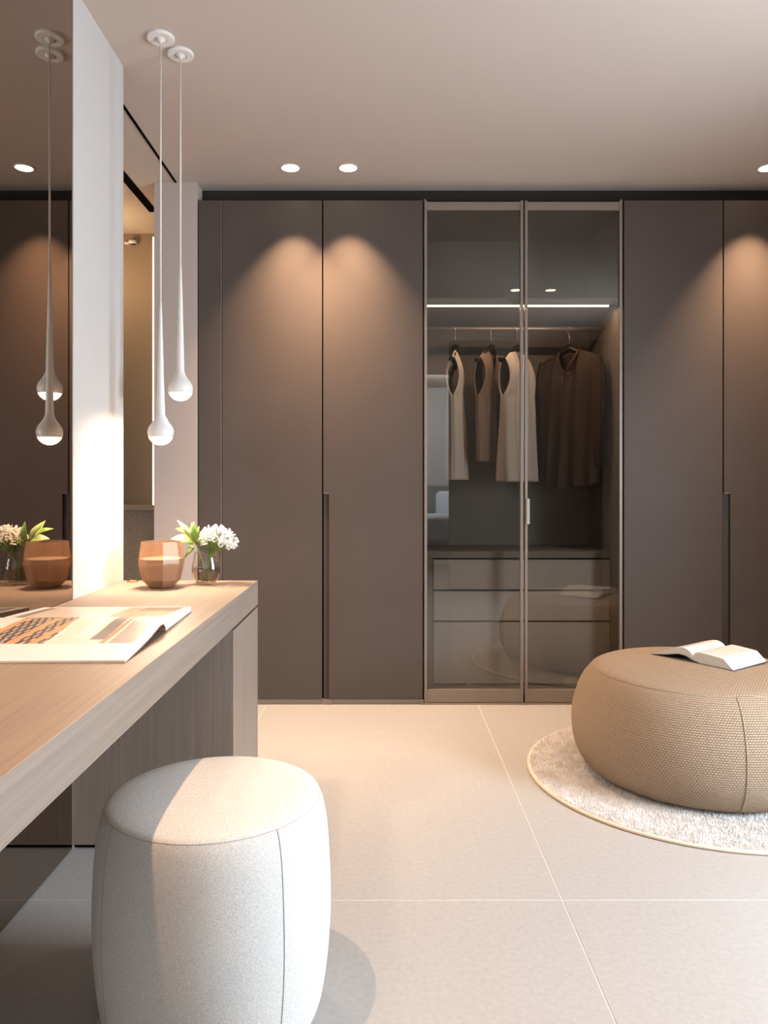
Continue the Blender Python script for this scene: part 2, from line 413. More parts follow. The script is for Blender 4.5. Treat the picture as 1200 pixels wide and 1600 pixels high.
# ------------------------------------------------------------------ ceiling downlights
def downlight(x, y, label, power=52, deg=74, core=3.4, col=None):
    col = col or WARM2
    t = thing('recessed_downlight', (x, y, H), label, 'ceiling light', 'recessed downlights in the ceiling')
    lathe('trim_ring', [(0.041, -0.004), (0.045, -0.004), (0.0465, -0.001), (0.0465, 0.0), (0.041, 0.0)], 36, M['white_lamp'], t, smooth=False)
    lathe('lens', [(0, -0.003), (0.041, -0.003)], 36, M['spotlens'], t)
    spot('downlight_beam', (x, y, H - 0.012), power, deg, 0.35, col, 0.012)
    spot('downlight_core', (x, y, H - 0.012), power * core, 66, 1.0, col, 0.012)
    return t
DY = 3.600
downlight(PX(453.5, DY), DY, 'leftmost lit round downlight in the ceiling before the plain doors')
downlight(PX(543.8, DY), DY, 'lit round downlight just right of the leftmost one, left of glass doors')
downlight(PX(1200, DY), DY, 'lit round downlight cut off by the right edge of the picture')
# the row of downlights goes on over the dressing table and the room, above the frame
for (x, y, p, lb) in ((-0.665, 1.15, 75, 'downlight over the near part of the dressing table, above the frame'), (1.03, 1.72, 17, 'left downlight of the pair over the pouf, mirrored in the glass doors'), (1.30, 1.72, 17, 'right downlight of the pair over the pouf, mirrored in the glass doors')):
    downlight(x, y, lb, p, 84, 1.2, WARM if x < 0 else WARM2)

# ------------------------------------------------------------------ wardrobes
WX = lambda px: PX(px, YW)
TOP = PZ(313, YW)
Z0 = PZ(1092, YW)
def carcass(t, x0, x1, interior=False, open_front=False, back_y=4.38):
    th = 0.019; yf = YW + 0.026
    box('side_panel', x0, x0 + th, yf, back_y, Z0 - 0.0, TOP, M['carcass'], t)
    box('side_panel', x1 - th, x1, yf, back_y, Z0, TOP, M['carcass'], t)
    box('back_panel', x0 + th, x1 - th, back_y - 0.012, back_y, Z0, TOP, M['carcass'], t)
    box('top_panel', x0 + th, x1 - th, yf, back_y - 0.012, TOP - th, TOP, M['carcass'], t)
    box('bottom_panel', x0 + th, x1 - th, yf, back_y - 0.012, Z0, Z0 + th, M['carcass'], t)
    box('plinth', x0, x1, YW + 0.008, YW + 0.03, 0.0, Z0 - 0.003, M['bronze'], t, bevel=0.001)
def door_plain(t, x0, x1, notch=None):
    if notch:
        a, b, zt = notch   # a..b notch span measured from x0
        pts = [(x0, zt), (x0, TOP), (x1, TOP), (x1, Z0), (x0 + b, Z0), (x0 + b, zt)]
        d = prism_xz('door', pts, YW, YW + 0.022, M['lacquer'], t, bevel=0.0012)
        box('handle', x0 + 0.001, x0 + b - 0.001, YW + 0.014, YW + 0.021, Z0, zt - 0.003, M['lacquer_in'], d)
        box('lip', x0 + 0.001, x0 + b, YW - 0.001, YW + 0.014, zt - 0.004, zt, M['bronze'], d)
        return d
    return box('door', x0, x1, YW, YW + 0.022, Z0, TOP, M['lacquer'], t, bevel=0.0012)

u0 = thing('wardrobe_end_panel', (WX(328), YW, 0), 'narrow dark taupe wardrobe end panel against the pale pier', 'wardrobe')
box('front_panel', WX(310), WX(344.6), YW, YW + 0.022, Z0, TOP, M['lacquer'], u0, bevel=0.0012)
box('edge_strip', WX(344.9), WX(346.3), YW + 0.004, YW + 0.022, Z0, TOP, M['bronze'], u0)
box('side_panel', WX(310), WX(310) + 0.019, YW + 0.022, 4.38, 0.0, TOP, M['carcass'], u0)
box('side_panel', WX(346.3) - 0.019, WX(346.3), YW + 0.024, 4.38, 0.0, TOP, M['carcass'], u0)
box('plinth', WX(310), WX(346), YW + 0.008, YW + 0.022, 0, Z0 - 0.003, M['bronze'], u0)
ua = thing('wardrobe', (WX(503), YW, 0), 'dark taupe two-door wardrobe left of the glass-fronted one', 'wardrobe')
carcass(ua, WX(346.6), WX(661.5))
door_plain(ua, WX(347.2), WX(503))
door_plain(ua, WX(505.0), WX(660.3), notch=(0, 0.0285, PZ(770, YW)))
box('centre_stile', WX(502.2), WX(505.8), YW + 0.0222, YW + 0.0255, Z0, TOP, M['black'], ua)
box('floor_bracket', WX(504), WX(518), YW + 0.0, YW + 0.012, 0.0, Z0 - 0.003, M['bronze'], ua)
box('floor_bracket', WX(656), WX(662), YW + 0.0, YW + 0.012, 0.0, Z0 - 0.003, M['bronze'], ua)
uc = thing('wardrobe', (WX(1130), YW, 0), 'dark taupe two-door wardrobe right of the glass-fronted one, behind the pouf', 'wardrobe')
carcass(uc, WX(974), WX(1289))
door_plain(uc, WX(975.2), WX(1129.2))
door_plain(uc, WX(1131.2), WX(1288), notch=(0, 0.0315, PZ(770, YW)))
box('centre_stile', WX(1128.4), WX(1132), YW + 0.0222, YW + 0.0255, Z0, TOP, M['black'], uc)

# glazed wardrobe
XL, XRt = WX(662.5), WX(972.5)
YG = YW - 0.006
ug = thing('glass_wardrobe', (WX(818), YW, 0), 'glass-fronted wardrobe with clothes inside and slim bronze door frames', 'wardrobe')
th = 0.012; BY = 4.372
box('side_panel', XL, XL + th, YW + 0.03, BY, Z0, TOP, M['carcass'], ug)
XI = 1.188
box('side_panel', XI, XRt - 0.001, YW + 0.03, BY, Z0, TOP, M['carcass'], ug)
box('back_panel', XL + th, XI, BY - 0.012, BY, Z0, TOP, M['carcass'], ug)
box('top_panel', XL + th, XI, YW + 0.03, BY - 0.012, TOP - 0.02, TOP, M['carcass'], ug)
box('bottom_panel', XL + th, XI, YW + 0.03, BY - 0.012, 0.03, 0.05, M['carcass'], ug)
box('plinth', XL, XRt, YW - 0.002, YW + 0.03, 0, PZ(1098, YW) + 0.001, M['rodm'], ug, bevel=0.001)
zs0, zs1 = PZ(476, 3.83), PZ(465.5, 3.83)
sh = box('upper_shelf', XL + th, XI, 3.832, BY - 0.012, zs0, zs1, M['carcass'], ug, bevel=0.001)
box('light_strip', XL + 0.014, PX(951, 3.84), 3.834, 3.845, zs0 - 0.0085, zs0, M['led'], sh)
box('strip_end', PX(951.5, 3.84), PX(957, 3.84), 3.834, 3.85, zs0 - 0.0085, zs0 - 0.001, M['black'], sh)
led = area('wardrobe_strip_light', ((XL + XI) / 2, 3.852, zs0 - 0.012), ((XL + XI) / 2, 3.98, 1.0), 0.9, 0.012, 4.0, WARM2)
ZR = 1.94; YR = 4.08
rod = tube('hanging_rod', [(XL + th, YR, ZR), (XI, YR, ZR)], 0.0105, M['rodm'], ug, world=True, n=16)
# counter and drawers
YD = 3.95; ZC = 0.752
box('counter', XL + th, XI, 3.935, BY - 0.012, ZC - 0.034, ZC, M['carcass'], ug, bevel=0.0015)
box('filler_panel', XL + th, PX(676.5, YD), YD + 0.002, YD + 0.02, 0.05, ZC - 0.034, M['carcass'], ug)
for (ya, yb) in ((874.5, 921), (924, 969.5), (972.5, 1068)):
    box('drawer', PX(677.5, YD), XI - 0.003, YD, YD + 0.018, PZ(yb, YD), PZ(ya, YD), M['drawer'], ug, bevel=0.001)
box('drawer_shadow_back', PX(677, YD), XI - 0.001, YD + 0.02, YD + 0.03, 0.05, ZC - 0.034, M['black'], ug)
def gdoor(x0, x1, handle_at=None):
    zt, zb = PZ(315, YG), PZ(1097.5, YG)
    zti, zbi = PZ(327.5, YG), PZ(1077.5, YG)
    s = 0.0135
    # frame as one mesh (door), pane as sub-part
    V = []; Fc = []
    for (a, b, c, e, yy) in ((x0, x0 + s, zb, zt + 0.006, 0.0), (x1 - s, x1, zb, zt + 0.006, 0.0), (x0 + s, x1 - s, zti, zt, 0.003), (x0 + s, x1 - s, zb, zbi, 0.003)):
        k = len(V)
        V += [(x, y, z) for x in (a, b) for y in (YG + yy, YG + 0.026) for z in (c, e)]
        Fc += [tuple(k + i for i in f) for f in [(0, 1, 3, 2), (4, 6, 7, 5), (0, 4, 5, 1), (2, 3, 7, 6), (0, 2, 6, 4), (1, 5, 7, 3)]]
    d = mesh_obj('door', V, Fc, M['bronze'], ug)
    b = d.modifiers.new('bevel', 'BEVEL'); b.width = 0.001; b.segments = 2
    box('pane', x0 + s - 0.002, x1 - s + 0.002, YG + 0.013, YG + 0.016, zbi - 0.002, zti + 0.002, M['glass'], d)
    if handle_at: box('handle', handle_at[0], handle_at[1], YG - 0.010, YG + 0.004, PZ(819, YG), PZ(779, YG), plain('satin_handle', (0.42, 0.40, 0.36), 0.4, 0.4), d, bevel=0.001)
    return d
gdoor(WX(663), WX(817.2))
gdoor(WX(819.9), WX(971.8), (WX(822), WX(826.8)))
for xx in (663.6, 971.2):
    tube('hinge_pin', [(WX(xx), YG + 0.012, TOP - 0.004), (WX(xx), YG + 0.012, TOP + 0.007)], 0.0055, M['bronze'], ug, world=True, n=12)

# ------------------------------------------------------------------ clothes
def hanger(x, ang, label, half=0.195):
    t = thing('clothes_hanger', (x, YR, ZR), label, 'hanger', 'hangers on the wardrobe rod', ang)
    pts = []
    r = 0.0135
    for k in range(14):
        a = math.radians(-20 + k * 220 / 13)          # over the rod (rod runs in x, hook plane along local x is fine)
        pts.append((0.0 + r * math.cos(a), 0, r * math.sin(a)))
    pts += [(-r * 0.75, 0, -0.016), (-0.003, 0, -0.03), (0, 0, -0.045), (0, 0, -0.105)]
    tube('hook', pts, 0.0016, M['chrome'], t, n=8)
    c = []
    R = []
    for k in range(21):
        s = -1 + k / 10.0; xx = s * half
        zz = -0.104 - 0.086 * abs(s) ** 1.15
        c.append((xx, 0.012 * s * s, zz)); R.append(0.011 + 0.006 * abs(s) ** 3 + 0.010 * max(0, 1 - abs(s) * 3.5))
    tube('shoulder_bar', c, R, M['hanger'], t, n=12)
    return t
def garment(x, ang, label, cat, m, top=-0.100, length=0.70, hw=0.175, hem=0.2, depth=0.035, hemdepth=0.055, arm=True, folds=7, amp=0.006,
            name='sleeveless_top', neck=0.06, neckd=0.09, lining=None, seed=1, armlen=0.23, hem_curve=0.0, buttons=0, tagp=False, group=None, split=False):
    rnd = random.Random(seed)
    t = thing(name, (x, YR, ZR), label, cat, group, ang)
    ph = [rnd.uniform(0, 6.28) for _ in range(6)]
    NU, NV = 48, 44
    def surf(side):
        V = []; Fc = []
        for j in range(NV + 1):
            v = j / NV
            for i in range(NU + 1):
                u = -1 + 2 * i / NU
                # half-width down the body
                if arm:
                    tt = min(1.0, v * length / armlen)
                    w = hw * (0.90 - 0.10 * math.sin(PI * min(1, tt)) + 0.10 * tt) if tt < 1 else hw + (hem - hw) * ((v * length - armlen) / (length - armlen))
                    e = 0.030 * math.sin(PI * min(1, tt)) ** 0.8 if tt < 1 else 0.0
                else:
                    w = hw + (hem - hw) * v; e = 0
                zt = top - 0.07 * abs(u) ** 1.2
                nk = neck / hw
                if abs(u) < nk:
                    q = math.sqrt(max(0, 1 - (u / nk) ** 2))
                    zt -= (neckd if side < 0 else neckd * 0.25) * q
                zb = top - length + hem_curve * (1 - u * u) * -1
                z = zt + (zb - zt) * v
                d = depth + (hemdepth - depth) * v
                prof = min(1.0, v * 7) ** 0.6
                y = side * (d * prof * math.sqrt(max(0, 1 - u * u)) + e * abs(u) ** 2 * 1.0)
                fo = amp * v ** 0.7 * 2.2 * (math.sin(folds * u * 2.2 + ph[0] + side) + 0.6 * math.sin(folds * 1.9 * u + ph[1] + 2 * v + side * 2)) * (1 - abs(u) ** 6)
                fo += amp * 0.5 * math.sin(9 * u + 6 * v + ph[2])
                y += fo
                if split and side < 0: y -= 0.006 * math.exp(-((u - 0.02) / 0.05) ** 2)
                V.append((u * w, y, z))
        for j in range(NV):
            for i in range(NU):
                a = j * (NU + 1) + i; Fc.append((a, a + 1, a + NU + 2, a + NU + 1))
        return V, Fc
    for side, nm in ((-1, 'front_panel'), (1, 'back_panel')):
        V, Fc = surf(side)
        o = mesh_obj(nm, V, Fc, m, t, False, True)
        s = o.modifiers.new('thick', 'SOLIDIFY'); s.thickness = 0.0022; s.offset = 0
    if buttons:
        for k in range(buttons):
            lathe('button', [(0, 0.0), (0.005, 0.0), (0.0055, 0.0015), (0, 0.002)], 10, M['hanger'], t, off=(0.004, -depth - 0.02, top - neckd - 0.06 - 0.085 * k))
    return t
def sleeve(t, sx, m, length=0.56, r=0.055, top=-0.185, seed=2, out=0.05, fwd=0.0):
    rnd = random.Random(seed); V = []; Fc = []; n = 24; K = 30; p = rnd.uniform(0, 6)
    for k in range(K + 1):
        v = k / K
        cx = sx * (0.165 + out * math.sin(min(1, v * 1.4) * PI / 2) - 0.02 * v * v); cz = top + 0.02 * (1 - v) - length * v
        cy = fwd * v + 0.012 * math.sin(v * 5 + p)
        rr = r * (1 - 0.30 * v) * (0.45 + 0.55 * min(1, v * 5)) + (0.006 if v > 0.94 else 0)
        for i in range(n):
            a = 2 * PI * i / n
            w = 1 + 0.16 * math.sin(3 * a + p + v * 3) + 0.07 * math.sin(7 * a + 5 * v)
            V.append((cx + rr * 0.8 * w * math.cos(a), cy + rr * 0.75 * w * math.sin(a), cz))
    for k in range(K):
        for i in range(n):
            j = (i + 1) % n; Fc.append((k * n + i, k * n + j, (k + 1) * n + j, (k + 1) * n + i))
    Fc.append(tuple(range(n)))
    o = mesh_obj('sleeve', V, Fc, m, t, False, True)
    s = o.modifiers.new('thick', 'SOLIDIFY'); s.thickness = 0.0022; s.offset = 0
    return o
hx = [0.392, 0.585, 0.728, 1.006]
hanger(hx[0], math.radians(82), 'leftmost black clothes hanger on the rod, almost edge-on', 0.135)
hanger(hx[1], math.radians(57), 'black clothes hanger carrying the beige waistcoat', 0.148)
hanger(hx[2], math.radians(55), 'black clothes hanger carrying the cream top behind the door stiles', 0.185)
hanger(hx[3], math.radians(-50), 'black clothes hanger carrying the brown blouse', 0.16)
garment(hx[0], math.radians(80), 'leftmost cream sleeveless top hanging edge-on in the glass wardrobe', 'top', M['c_white'], length=0.715, hw=0.155, hem=0.175, seed=4, depth=0.034, hemdepth=0.05, name='sleeveless_top')
g2 = garment(hx[1], math.radians(57), 'short beige sleeveless waistcoat with dark buttons and a hang tag', 'waistcoat', M['c_beige'], length=0.62, hw=0.165, hem=0.165, seed=9, depth=0.036, hemdepth=0.042, neckd=0.17, buttons=4, name='waistcoat', split=True)
tube('hang_tag_cord', [(0.02, -0.05, -0.20), (0.022, -0.055, -0.25)], 0.0008, M['hanger'], g2, n=5)
box('hang_tag', 0.010, 0.034, -0.060, -0.0585, -0.32, -0.255, M['tag'], g2, world=False)
garment(hx[2], math.radians(55), 'cream sleeveless top with flared hem hanging behind the middle door stiles', 'top', M['c_white'], length=0.725, hw=0.185, hem=0.215, seed=12, depth=0.04, hemdepth=0.06, name='sleeveless_top')
g4 = garment(hx[3], math.radians(-50), 'long-sleeved dark brown blouse with open collar hanging at the right', 'blouse', M['c_brown'], length=0.73, hw=0.19, hem=0.20, seed=20, depth=0.045, hemdepth=0.065, arm=False, neckd=0.13, neck=0.07, name='blouse', buttons=0, split=True, hem_curve=0.03, amp=0.009)
sleeve(g4, 1, M['c_brown'], seed=3, out=0.03)
sleeve(g4, -1, M['c_brown'], seed=6, out=0.03)
tube('button_placket', [(0.004, -0.064 - 0.016 * k / 8, -0.26 - 0.065 * k) for k in range(9)], 0.0055, M['c_brown'], g4, n=8)
for s in (-1, 1):   # collar bands along the open neck
    tube('collar', [(s * 0.068, 0.0, -0.118), (s * 0.055, -0.035, -0.165), (s * 0.03, -0.052, -0.215), (s * 0.004, -0.058, -0.26)], [0.006, 0.007, 0.006, 0.004], M['c_brown'], g4, n=8)
box('care_tag', -0.02, 0.005, 0.018, 0.0195, -0.175, -0.15, M['hanger'], g4, world=False)

# ------------------------------------------------------------------ dressing table
XF = -0.450; ZT = 0.754; ZB = 0.667; Y0 = -0.15
dt = thing('dressing_table', ((XM + XF) / 2, 1.3, 0), 'long limed-oak dressing table along the mirror wall', 'table')
box('tabletop', XM + 0.0015, XF, Y0, YE, ZB, ZT, M['wood_y'], dt, bevel=0.0015)
box('end_panel', XM + 0.002, XF, YP, YE - 0.002, 0.012, ZB - 0.008, M['wood_z'], dt, bevel=0.0015)
box('shadow_joint', XM + 0.006, XF - 0.010, YP + 0.012, YE - 0.012, ZB - 0.010, ZB + 0.001, M['black'], dt)
box('plinth', XM + 0.006, XF - 0.012, YP + 0.012, YE - 0.012, 0.0, 0.014, M['black'], dt)
box('end_panel', XM + 0.002, XF, Y0, Y0 + 0.08, 0.0, ZB, M['wood_z'], dt, bevel=0.0015)

# ------------------------------------------------------------------ pendants
def pendant(x, y, zc, label):
    t = thing('pendant_lamp', (x, y, H), label, 'pendant lamp', 'white drop pendants over the dressing table')
    lathe('canopy', [(0, -0.002), (0.020, -0.002), (0.020, -0.0095), (0.0425, -0.0095), (0.0455, -0.007), (0.0455, 0.0), (0, 0.0)], 48, M['white_lamp'], t, smooth=False)
    lathe('cable_cup', [(0, -0.022), (0.004, -0.022), (0.007, -0.016), (0.0175, -0.011), (0.0175, -0.003), (0, -0.003)], 32, M['cable'], t)
    d = zc - H; r = 0.0425
    nt = d + 0.44
    tube('cable', [(0, 0, -0.02), (0, 0, nt)], 0.0031, M['cable'], t, n=8)
    prof = [(0.0, nt + 0.002), (0.003, nt)]
    for k in range(1, 14):
        s = k / 13; prof.append((0.003 + 0.0105 * s ** 0.8, nt + (d + 0.066 - nt) * s))
    for k in range(1, 7):      # fillet into the ball
        s = k / 6; e = s * s * (3 - 2 * s)
        prof.append((0.0135 + (r * math.sin(math.radians(52)) - 0.0135) * (s ** 1.7), d + 0.066 + (r * math.cos(math.radians(52)) - 0.066) * s))
    for a in range(58, 116, 6):
        prof.append((r * math.sin(math.radians(a)), d + r * math.cos(math.radians(a))))
    a_l = math.radians(112)
    lathe('drop_shade', prof, 40, M['white_lamp'], t)
    lp = [(r * 0.985 * math.sin(math.radians(a)), d + r * 0.985 * math.cos(math.radians(a)) - 0.0005) for a in range(110, 181, 7)]
    lp[-1] = (0.0, lp[-1][1])
    lathe('lens', lp, 40, M['lens'], t)
    s = spot('pendant_beam', (x, y, zc - r - 0.004), 26, 168, 0.5, (1.0, 0.76, 0.54), 0.02)
    return t
pendant(PX(251, 2.55), 2.55, PZ(676, 2.55), 'lower nearer white drop pendant, hanging above the candle')
pendant(PX(282, 2.646), 2.646, PZ(607.6, 2.646), 'higher farther white drop pendant, hanging beside the pale pier')

# ------------------------------------------------------------------ candle, vase, flowers
def frosted(name):
    m = bpy.data.materials.new(name); m.use_nodes = True; t = m.node_tree; t.nodes.clear(); N = t.nodes; L = t.links
    tr = N.new('ShaderNodeBsdfTransparent'); tr.inputs[0].default_value = (0.97, 0.88, 0.78, 1)
    df = N.new('ShaderNodeBsdfDiffuse'); df.inputs[0].default_value = (0.50, 0.33, 0.22, 1)
    tl = N.new('ShaderNodeBsdfTranslucent'); tl.inputs[0].default_value = (0.75, 0.50, 0.32, 1)
    gl = N.new('ShaderNodeBsdfGlossy'); gl.inputs['Roughness'].default_value = 0.4
    a = N.new('ShaderNodeMixShader'); a.inputs[0].default_value = 0.5; L.new(df.outputs[0], a.inputs[1]); L.new(tl.outputs[0], a.inputs[2])
    b = N.new('ShaderNodeMixShader'); b.inputs[0].default_value = 0.26; L.new(tr.outputs[0], b.inputs[1]); L.new(a.outputs[0], b.inputs[2])
    c = N.new('ShaderNodeMixShader'); c.inputs[0].default_value = 0.035; L.new(b.outputs[0], c.inputs[1]); L.new(gl.outputs[0], c.inputs[2])
    o = N.new('ShaderNodeOutputMaterial'); L.new(c.outputs[0], o.inputs[0]); return m
M['amber'] = frosted('amber_facet_glass')
M['wax'] = plain('taupe_wax', (0.33, 0.27, 0.235), 0.5)
ca = thing('candle_vessel', (PX(252.5, 2.545), 2.545, ZT), 'faceted amber glass candle holder on the far end of the table', 'candle')
def facet(name, prof, n, m, parent, twist=True, a0=0.35):
    V = []; Fc = []
    for k, (r, z) in enumerate(prof):
        for i in range(n):
            a = a0 + 2 * PI * (i + (0.5 if (twist and k % 2) else 0)) / n
            V.append((r * math.cos(a), r * math.sin(a), z))
    for k in range(len(prof) - 1):
        for i in range(n):
            j = (i + 1) % n; A, B, C, D = k * n + i, k * n + j, (k + 1) * n + j, (k + 1) * n + i
            if twist and k % 2 == 0: Fc += [(A, B, D), (B, C, D)]
            elif twist: Fc += [(A, B, C), (A, C, D)]
            else: Fc.append((A, B, C, D))
    Fc.append(tuple(range(n)))
    return V, Fc
pr = [(0.040, 0.0), (0.064, 0.026), (0.076, 0.085), (0.0665, 0.155)]
V, Fc = facet('glass_vessel', pr, 8, None, None, False)
o = mesh_obj('glass_vessel', V, Fc, M['amber'], ca, False)
s = o.modifiers.new('thick', 'SOLIDIFY'); s.thickness = 0.003; s.offset = -1
pi_ = [(0.036, 0.004), (0.0595, 0.028), (0.0715, 0.085), (0.0705, 0.098)]
V, Fc = facet('wax', pi_, 8, None, None, False); Fc.append(tuple(range(3 * 8, 4 * 8)))
mesh_obj('wax', V, Fc, M['wax'], ca, False)
tube('wick', [(0, 0, 0.098), (0.001, 0, 0.104), (0.003, 0, 0.110)], 0.0011, M['cable'], ca, n=6)

VX, VY = PX(322.5, 2.62), 2.62
M['vglass'] = thin_glass('smoky_clear_glass', (0.98, 0.97, 0.95), 1.5)
M['water'] = thin_glass('vase_water', (0.84, 0.77, 0.68), 1.2)
va = thing('glass_vase', (VX, VY, ZT), 'small clear stemless glass of water holding white flowers', 'vase')
prof = [(0, 0.002), (0.026, 0.0), (0.034, 0.006), (0.045, 0.026), (0.050, 0.046), (0.049, 0.064), (0.043, 0.090), (0.038, 0.114)]
inn = [(0.0368, 0.114), (0.0415, 0.090), (0.0475, 0.064), (0.0485, 0.046), (0.0435, 0.027), (0.032, 0.009), (0, 0.006)]
lathe('glass_bowl', prof + inn, 40, M['vglass'], va)
lathe('water', [(0, 0.0075), (0.031, 0.0105), (0.0425, 0.028), (0.0472, 0.046), (0.0470, 0.0595), (0, 0.0595)], 40, M['water'], va)
M['stem'] = plain('green_stem', (0.16, 0.24, 0.05), 0.5)
M['leaf'] = noise_mat('fresh_leaf', (0.10, 0.22, 0.02), (0.28, 0.42, 0.09), nscale=25, rough=0.4)
M['leaf2'] = plain('pale_leaf', (0.46, 0.54, 0.25), 0.4)
M['bloss'] = plain('white_blossom', (0.86, 0.84, 0.78), 0.8)
fb = thing('white_flowers', (VX, VY, ZT + 0.008), 'dense bunch of tiny white blossoms leaning right out of the glass', 'flowers')
rnd = random.Random(5)
V, Fc = [], []; SV = ([], [])
cx, cz = 0.040, 0.149
base_ico = bmesh.new(); bmesh.ops.create_icosphere(base_ico, subdivisions=1, radius=1.0)
iv = [v.co.copy() for v in base_ico.verts]; ifc = [tuple(v.index for v in f.verts) for f in base_ico.faces]; base_ico.free()
def blob(c, r):
    k = len(V)
    q = Matrix.Rotation(rnd.uniform(0, 6), 3, 'Z') @ Matrix.Rotation(rnd.uniform(0, 6), 3, 'X')
    for p in iv: V.append(Vector(c) + (q @ p) * r * rnd.uniform(0.8, 1.15))
    Fc.extend([tuple(k + i for i in f) for f in ifc])
stem_t = []
for s in range(70):
    a = rnd.uniform(0, 2 * PI); ph = math.acos(rnd.uniform(-0.25, 1))
    c = Vector((cx + 0.056 * math.sin(ph) * math.cos(a) , 0.045 * math.sin(ph) * math.sin(a), cz + 0.038 * math.cos(ph) - 0.35 * max(0, 0.056 * math.sin(ph) * math.cos(a) - 0.01)))
    stem_t.append(c)
    for k in range(15):
        d = Vector((rnd.gauss(0, 1), rnd.gauss(0, 1), rnd.gauss(0, 1))).normalized() * rnd.uniform(0.004, 0.016)
        for q in range(3):
            e = Vector((rnd.gauss(0, 1), rnd.gauss(0, 1), rnd.gauss(0, 1))).normalized() * 0.0024
            blob(c + d + e, 0.0024)
fo = mesh_obj('blossoms', V, Fc, M['bloss'], fb, False); fo['kind'] = 'stuff'
for c in stem_t:
    tube('', [(rnd.uniform(-0.015, 0.01), rnd.uniform(-0.012, 0.012), 0.004), (0.004 + c.x * 0.05, c.y * 0.1, 0.07), (0.012 + c.x * 0.25, c.y * 0.4, 0.108), c], 0.0009, None, n=5, join=SV)
so = mesh_obj('stems', SV[0], SV[1], M['stem'], fb, False, True); so['kind'] = 'stuff'
lf = thing('leafy_sprig', (VX, VY, ZT + 0.008), 'sprig of green and cream leaves leaning left out of the glass', 'leaves')
def leaf(base, tip, wid, m, curl=0.01):
    base = Vector(base); tip = Vector(tip); ax = tip - base; Ln = ax.length; ax.normalize()
    up = Vector((0, -0.75, 0.65)); sd_ = ax.cross(up).normalized(); up = sd_.cross(ax).normalized()
    V = []; Fc = []; n = 10
    for k in range(n + 1):
        s = k / n; w = wid * (math.sin(PI * s ** 0.8)) ** 0.9 + 0.0003; c = base + ax * Ln * s + up * curl * math.sin(PI * s)
        V += [c - sd_ * w + up * w * 0.35, c, c + sd_ * w + up * w * 0.35]
    for k in range(n):
        a = k * 3; Fc += [(a, a + 1, a + 4, a + 3), (a + 1, a + 2, a + 5, a + 4)]
    o = mesh_obj('leaf', V, Fc, m, lf, False, True)
    s = o.modifiers.new('thick', 'SOLIDIFY'); s.thickness = 0.0006
    return o
Lp = lambda px, py, dy=0.0: (PX(px, VY + dy) - VX, dy, PZ(py, VY + dy) - ZT - 0.008)
nodep = Lp(312, 862)
tube('twig', [(-0.012, 0.0, 0.004), (-0.012, 0, 0.06), Lp(312, 860), Lp(303, 845), Lp(296, 838)], 0.0014, M['stem'], lf, n=6)
tube('twig', [(-0.006, -0.008, 0.004), (-0.008, -0.01, 0.07), Lp(309, 858, -0.012), Lp(306, 846, -0.012)], 0.0014, M['stem'], lf, n=6)
leaf(Lp(304, 846), Lp(277, 813, -0.01), 0.010, M['leaf2'])
leaf(Lp(300, 838, 0.005), Lp(274, 826, 0.02), 0.010, M['leaf'])
leaf(Lp(305, 846), Lp(283, 818, -0.02), 0.008, M['leaf2'])
leaf(Lp(306, 850, -0.012), Lp(303, 815, -0.03), 0.011, M['leaf'])
leaf(Lp(308, 850, -0.012), Lp(311, 822, -0.02), 0.008, M['leaf'])
leaf(Lp(302, 850), Lp(267, 842, -0.02), 0.017, M['leaf2'], 0.015)
leaf(Lp(303, 848, -0.01), Lp(278, 848, -0.03), 0.007, M['leaf'])
leaf(Lp(309, 858), Lp(318, 841, -0.03), 0.007, M['leaf'])
leaf(Lp(306, 856), Lp(288, 874, 0.0), 0.007, M['leaf'])
leaf(Lp(304, 856), Lp(291, 858, 0.03), 0.006, M['leaf'])
leaf(Lp(305, 850, 0.02), Lp(300, 815, 0.06), 0.009, M['leaf'])
ring = thing('brass_ring', (PX(207, 2.69), 2.69, ZT), 'tiny brass ring lying at the far table edge by the wall', 'ring')
tube('band', [(0.018 * math.cos(a), 0.018 * math.sin(a), 0.0025) for a in [2 * PI * k / 32 for k in range(32)]], 0.0022, M['brass'], ring, n=8, closed=True)

# ------------------------------------------------------------------ printed spreads
def profile_block(name, top, bot, x0, x1, m, parent):
    """solid between top(y)->z and bot(y)->z polylines (same y samples), extruded in x"""
    n = len(top); V = []
    for x in (x0, x1):
        V += [(x, y, z) for y, z in top] + [(x, y, z) for y, z in bot]
    Fc = []
    for k in range(n - 1):
        Fc.append((k, k + 1, 2 * n + k + 1, 2 * n + k))
        Fc.append((n + k, n + k + 1, 3 * n + k + 1, 3 * n + k))
        Fc.append((k, k + 1, n + k + 1, n + k)); Fc.append((2 * n + k, 2 * n + k + 1, 3 * n + k + 1, 3 * n + k))
    Fc += [(0, n, 3 * n, 2 * n), (n - 1, 2 * n - 1, 4 * n - 1, 3 * n - 1)]
    return mesh_obj(name, V, Fc, m, parent, False)
def interp(pl, y):
    for (a, za), (b, zb) in zip(pl, pl[1:]):
        if y <= b + 1e-9: 
            t = (y - a) / (b - a); return za + (zb - za) * t
    return pl[-1][1]
def smooth_poly(pl, n=24):
    # catmull-rom resample
    P = [pl[0]] + list(pl) + [pl[-1]]; out = []
    m_ = len(pl) - 1
    for s in range(m_):
        p0, p1, p2, p3 = P[s], P[s + 1], P[s + 2], P[s + 3]
        for k in range(n // m_ + 1):
            t = k / (n // m_ + 1)
            f = lambda i: 0.5 * ((2 * p1[i]) + (-p0[i] + p2[i]) * t + (2 * p0[i] - 5 * p1[i] + 4 * p2[i] - p3[i]) * t * t + (-p0[i] + 3 * p1[i] - 3 * p2[i] + p3[i]) * t ** 3)
            out.append((f(0), f(1)))
    out.append(pl[-1]); return out
